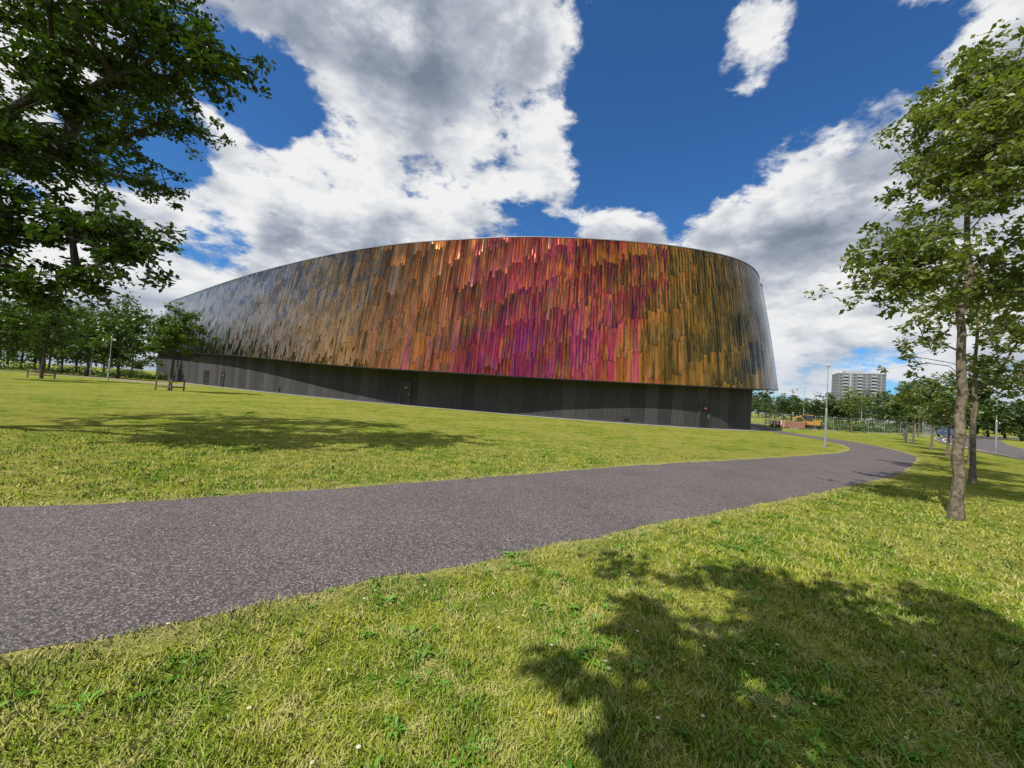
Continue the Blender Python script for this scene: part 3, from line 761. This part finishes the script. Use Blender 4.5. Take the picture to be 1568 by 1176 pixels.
# ------------------------------------------------------------------ grass blades
rg = R(3); N = 380000
th = (rg.rand(N)-.5)*math.radians(122); rr_ = 1.15*(17/1.15)**(rg.rand(N)**.92)
pts = np.column_stack([np.sin(th)*rr_, np.cos(th)*rr_])
cn = np.sin(pts[:, 0]*5.1+np.sin(pts[:, 1]*3.7)*2)*np.sin(pts[:, 1]*4.3+np.sin(pts[:, 0]*2.9)*2)
keep = (rg.rand(N) < (.72+.28*cn)) & (rg.rand(N) < np.clip((17-rr_)/8, 0, 1))
pts = pts[keep]; cn = cn[keep]; rr_ = rr_[keep]
ins = inpoly(pts, poly[::3]); pts = pts[~ins]; cn = cn[~ins]; rr_ = rr_[~ins]
n_ = len(pts)
def edge_dist(P_, C):
    C = C[(C[:, 1] < 20)]; out = np.full(len(P_), 9.)
    for s_ in range(0, len(P_), 20000):
        q = P_[s_:s_+20000]; out[s_:s_+20000] = np.sqrt(((q[:, None]-C[None, ::4])**2).sum(2).min(1))
    return out
ed = np.minimum(edge_dist(pts, Uj), edge_dist(pts, Lj))
ang = rg.rand(n_)*2*np.pi; hgt_ = (.014+.026*rg.rand(n_)**1.5)*(1+.40*cn)*(1+.03*rr_); wd_ = (.0017+.0013*rg.rand(n_))*(1+.22*rr_)
lean = rg.randn(n_, 2)*.022
b0 = np.column_stack([pts, np.zeros(n_)]); sd_ = np.column_stack([np.cos(ang), np.sin(ang), np.zeros(n_)])*wd_[:, None]
tip = b0+np.column_stack([lean, hgt_])
v = np.stack([b0-sd_, b0+sd_, tip+sd_*.25, tip-sd_*.25], 1).reshape(-1, 3)
f = np.arange(n_*4).reshape(n_, 4)
dry = np.clip(np.exp(-ed/.11)*1.4*rg.rand(n_)+ (rg.rand(n_) < .09)*.75, 0, 1)
mesh_obj('grass', v, [f], [BLADE], attr={'rnd': np.repeat(rg.rand(n_), 4), 'dry': np.repeat(dry, 4)})

rg = R(8); M_ = 2300
th = (rg.rand(M_)-.5)*math.radians(120); rr_ = 1.3*(13/1.3)**(rg.rand(M_))
wp = np.column_stack([np.sin(th)*rr_, np.cos(th)*rr_])
cn = np.sin(wp[:, 0]*2.1+1)*np.sin(wp[:, 1]*1.7+np.sin(wp[:, 0]*1.3)*2)+rg.randn(M_)*.5
wp = wp[(cn > .15)]; wp = wp[~inpoly(wp, poly[::3])]
vs = []; rn = []
for p_ in wp:
    nl = rg.randint(6, 12); a0 = rg.rand()*6.28; sc = .45+.75*rg.rand()**1.6
    for k in range(nl):
        a = a0+k*2.4+rg.randn()*.3; L_ = (.05+.05*rg.rand())*sc; d_ = np.array([math.cos(a), math.sin(a)]); s_ = np.array([-d_[1], d_[0]])*L_*.14
        h_ = .010+.035*rg.rand()
        vs += [(*p_, .006), (*(p_+d_*L_*.5+s_), h_), (*(p_+d_*L_), h_*.8), (*(p_+d_*L_*.5-s_), h_)]; rn += [rg.rand()]*4
vs = np.array(vs); mesh_obj('weeds', vs, [np.arange(len(vs)).reshape(-1, 4)], [WEED], attr={'rnd': rn})

rg = R(9); b = MB(); cnt_ = 0
while cnt_ < 60:
    a = (rg.rand()-.5)*math.radians(110); rr1 = 1.6*(9/1.6)**rg.rand(); p_ = np.array([[math.sin(a)*rr1, math.cos(a)*rr1]])
    if inpoly(p_, poly[::3])[0]: continue
    cnt_ += 1; x, y = p_[0]; h = .035+.02*rg.rand(); yel = rg.rand() < .2
    b.tube([(x, y, 0), (x, y, h)], .0015, 4, 2, False)
    rr2 = .009+.004*rg.rand()
    o = len(b.v); b.v.append((x, y, h+.002))
    for k in range(16):
        q = rr2*(1 if k % 2 else .72); b.v.append((x+math.cos(k*.3927)*q, y+math.sin(k*.3927)*q, h+.003))
    for k in range(16): b.f.append((o, o+1+k, o+1+(k+1) % 16)); b.m.append(1 if yel else 0)
    b.tube([(x, y, h+.001), (x, y, h+.006)], rr2*.35, 6, 1)
b.obj('daisies', [WHITE_P, simple_mat('petal_yellow', (.75, .5, .02), .6), WEED])
rg = R(10); vs = []
for k in range(46):
    q = rg.rand(); i_ = int(q*420)+120; f_ = rg.rand(); p_ = U[i_]*(1-f_)+L[i_]*f_ if k % 2 else L[i_]-nL[i_]*rg.rand()*2
    a = rg.rand()*6.28; d_ = np.array([math.cos(a), math.sin(a)]); L_ = .03+.035*rg.rand(); s_ = np.array([-d_[1], d_[0]])*L_*.33; zz_ = .014 if k % 2 else .04
    vs += [(*p_, zz_), (*(p_+d_*L_*.5+s_), zz_+.012), (*(p_+d_*L_), zz_+.004), (*(p_+d_*L_*.5-s_), zz_+.008)]
mesh_obj('fallen_leaves', np.array(vs), [np.arange(len(vs)).reshape(-1, 4)], [simple_mat('dead_leaf', (.28, .22, .07), .7, 0, .5, 30)])
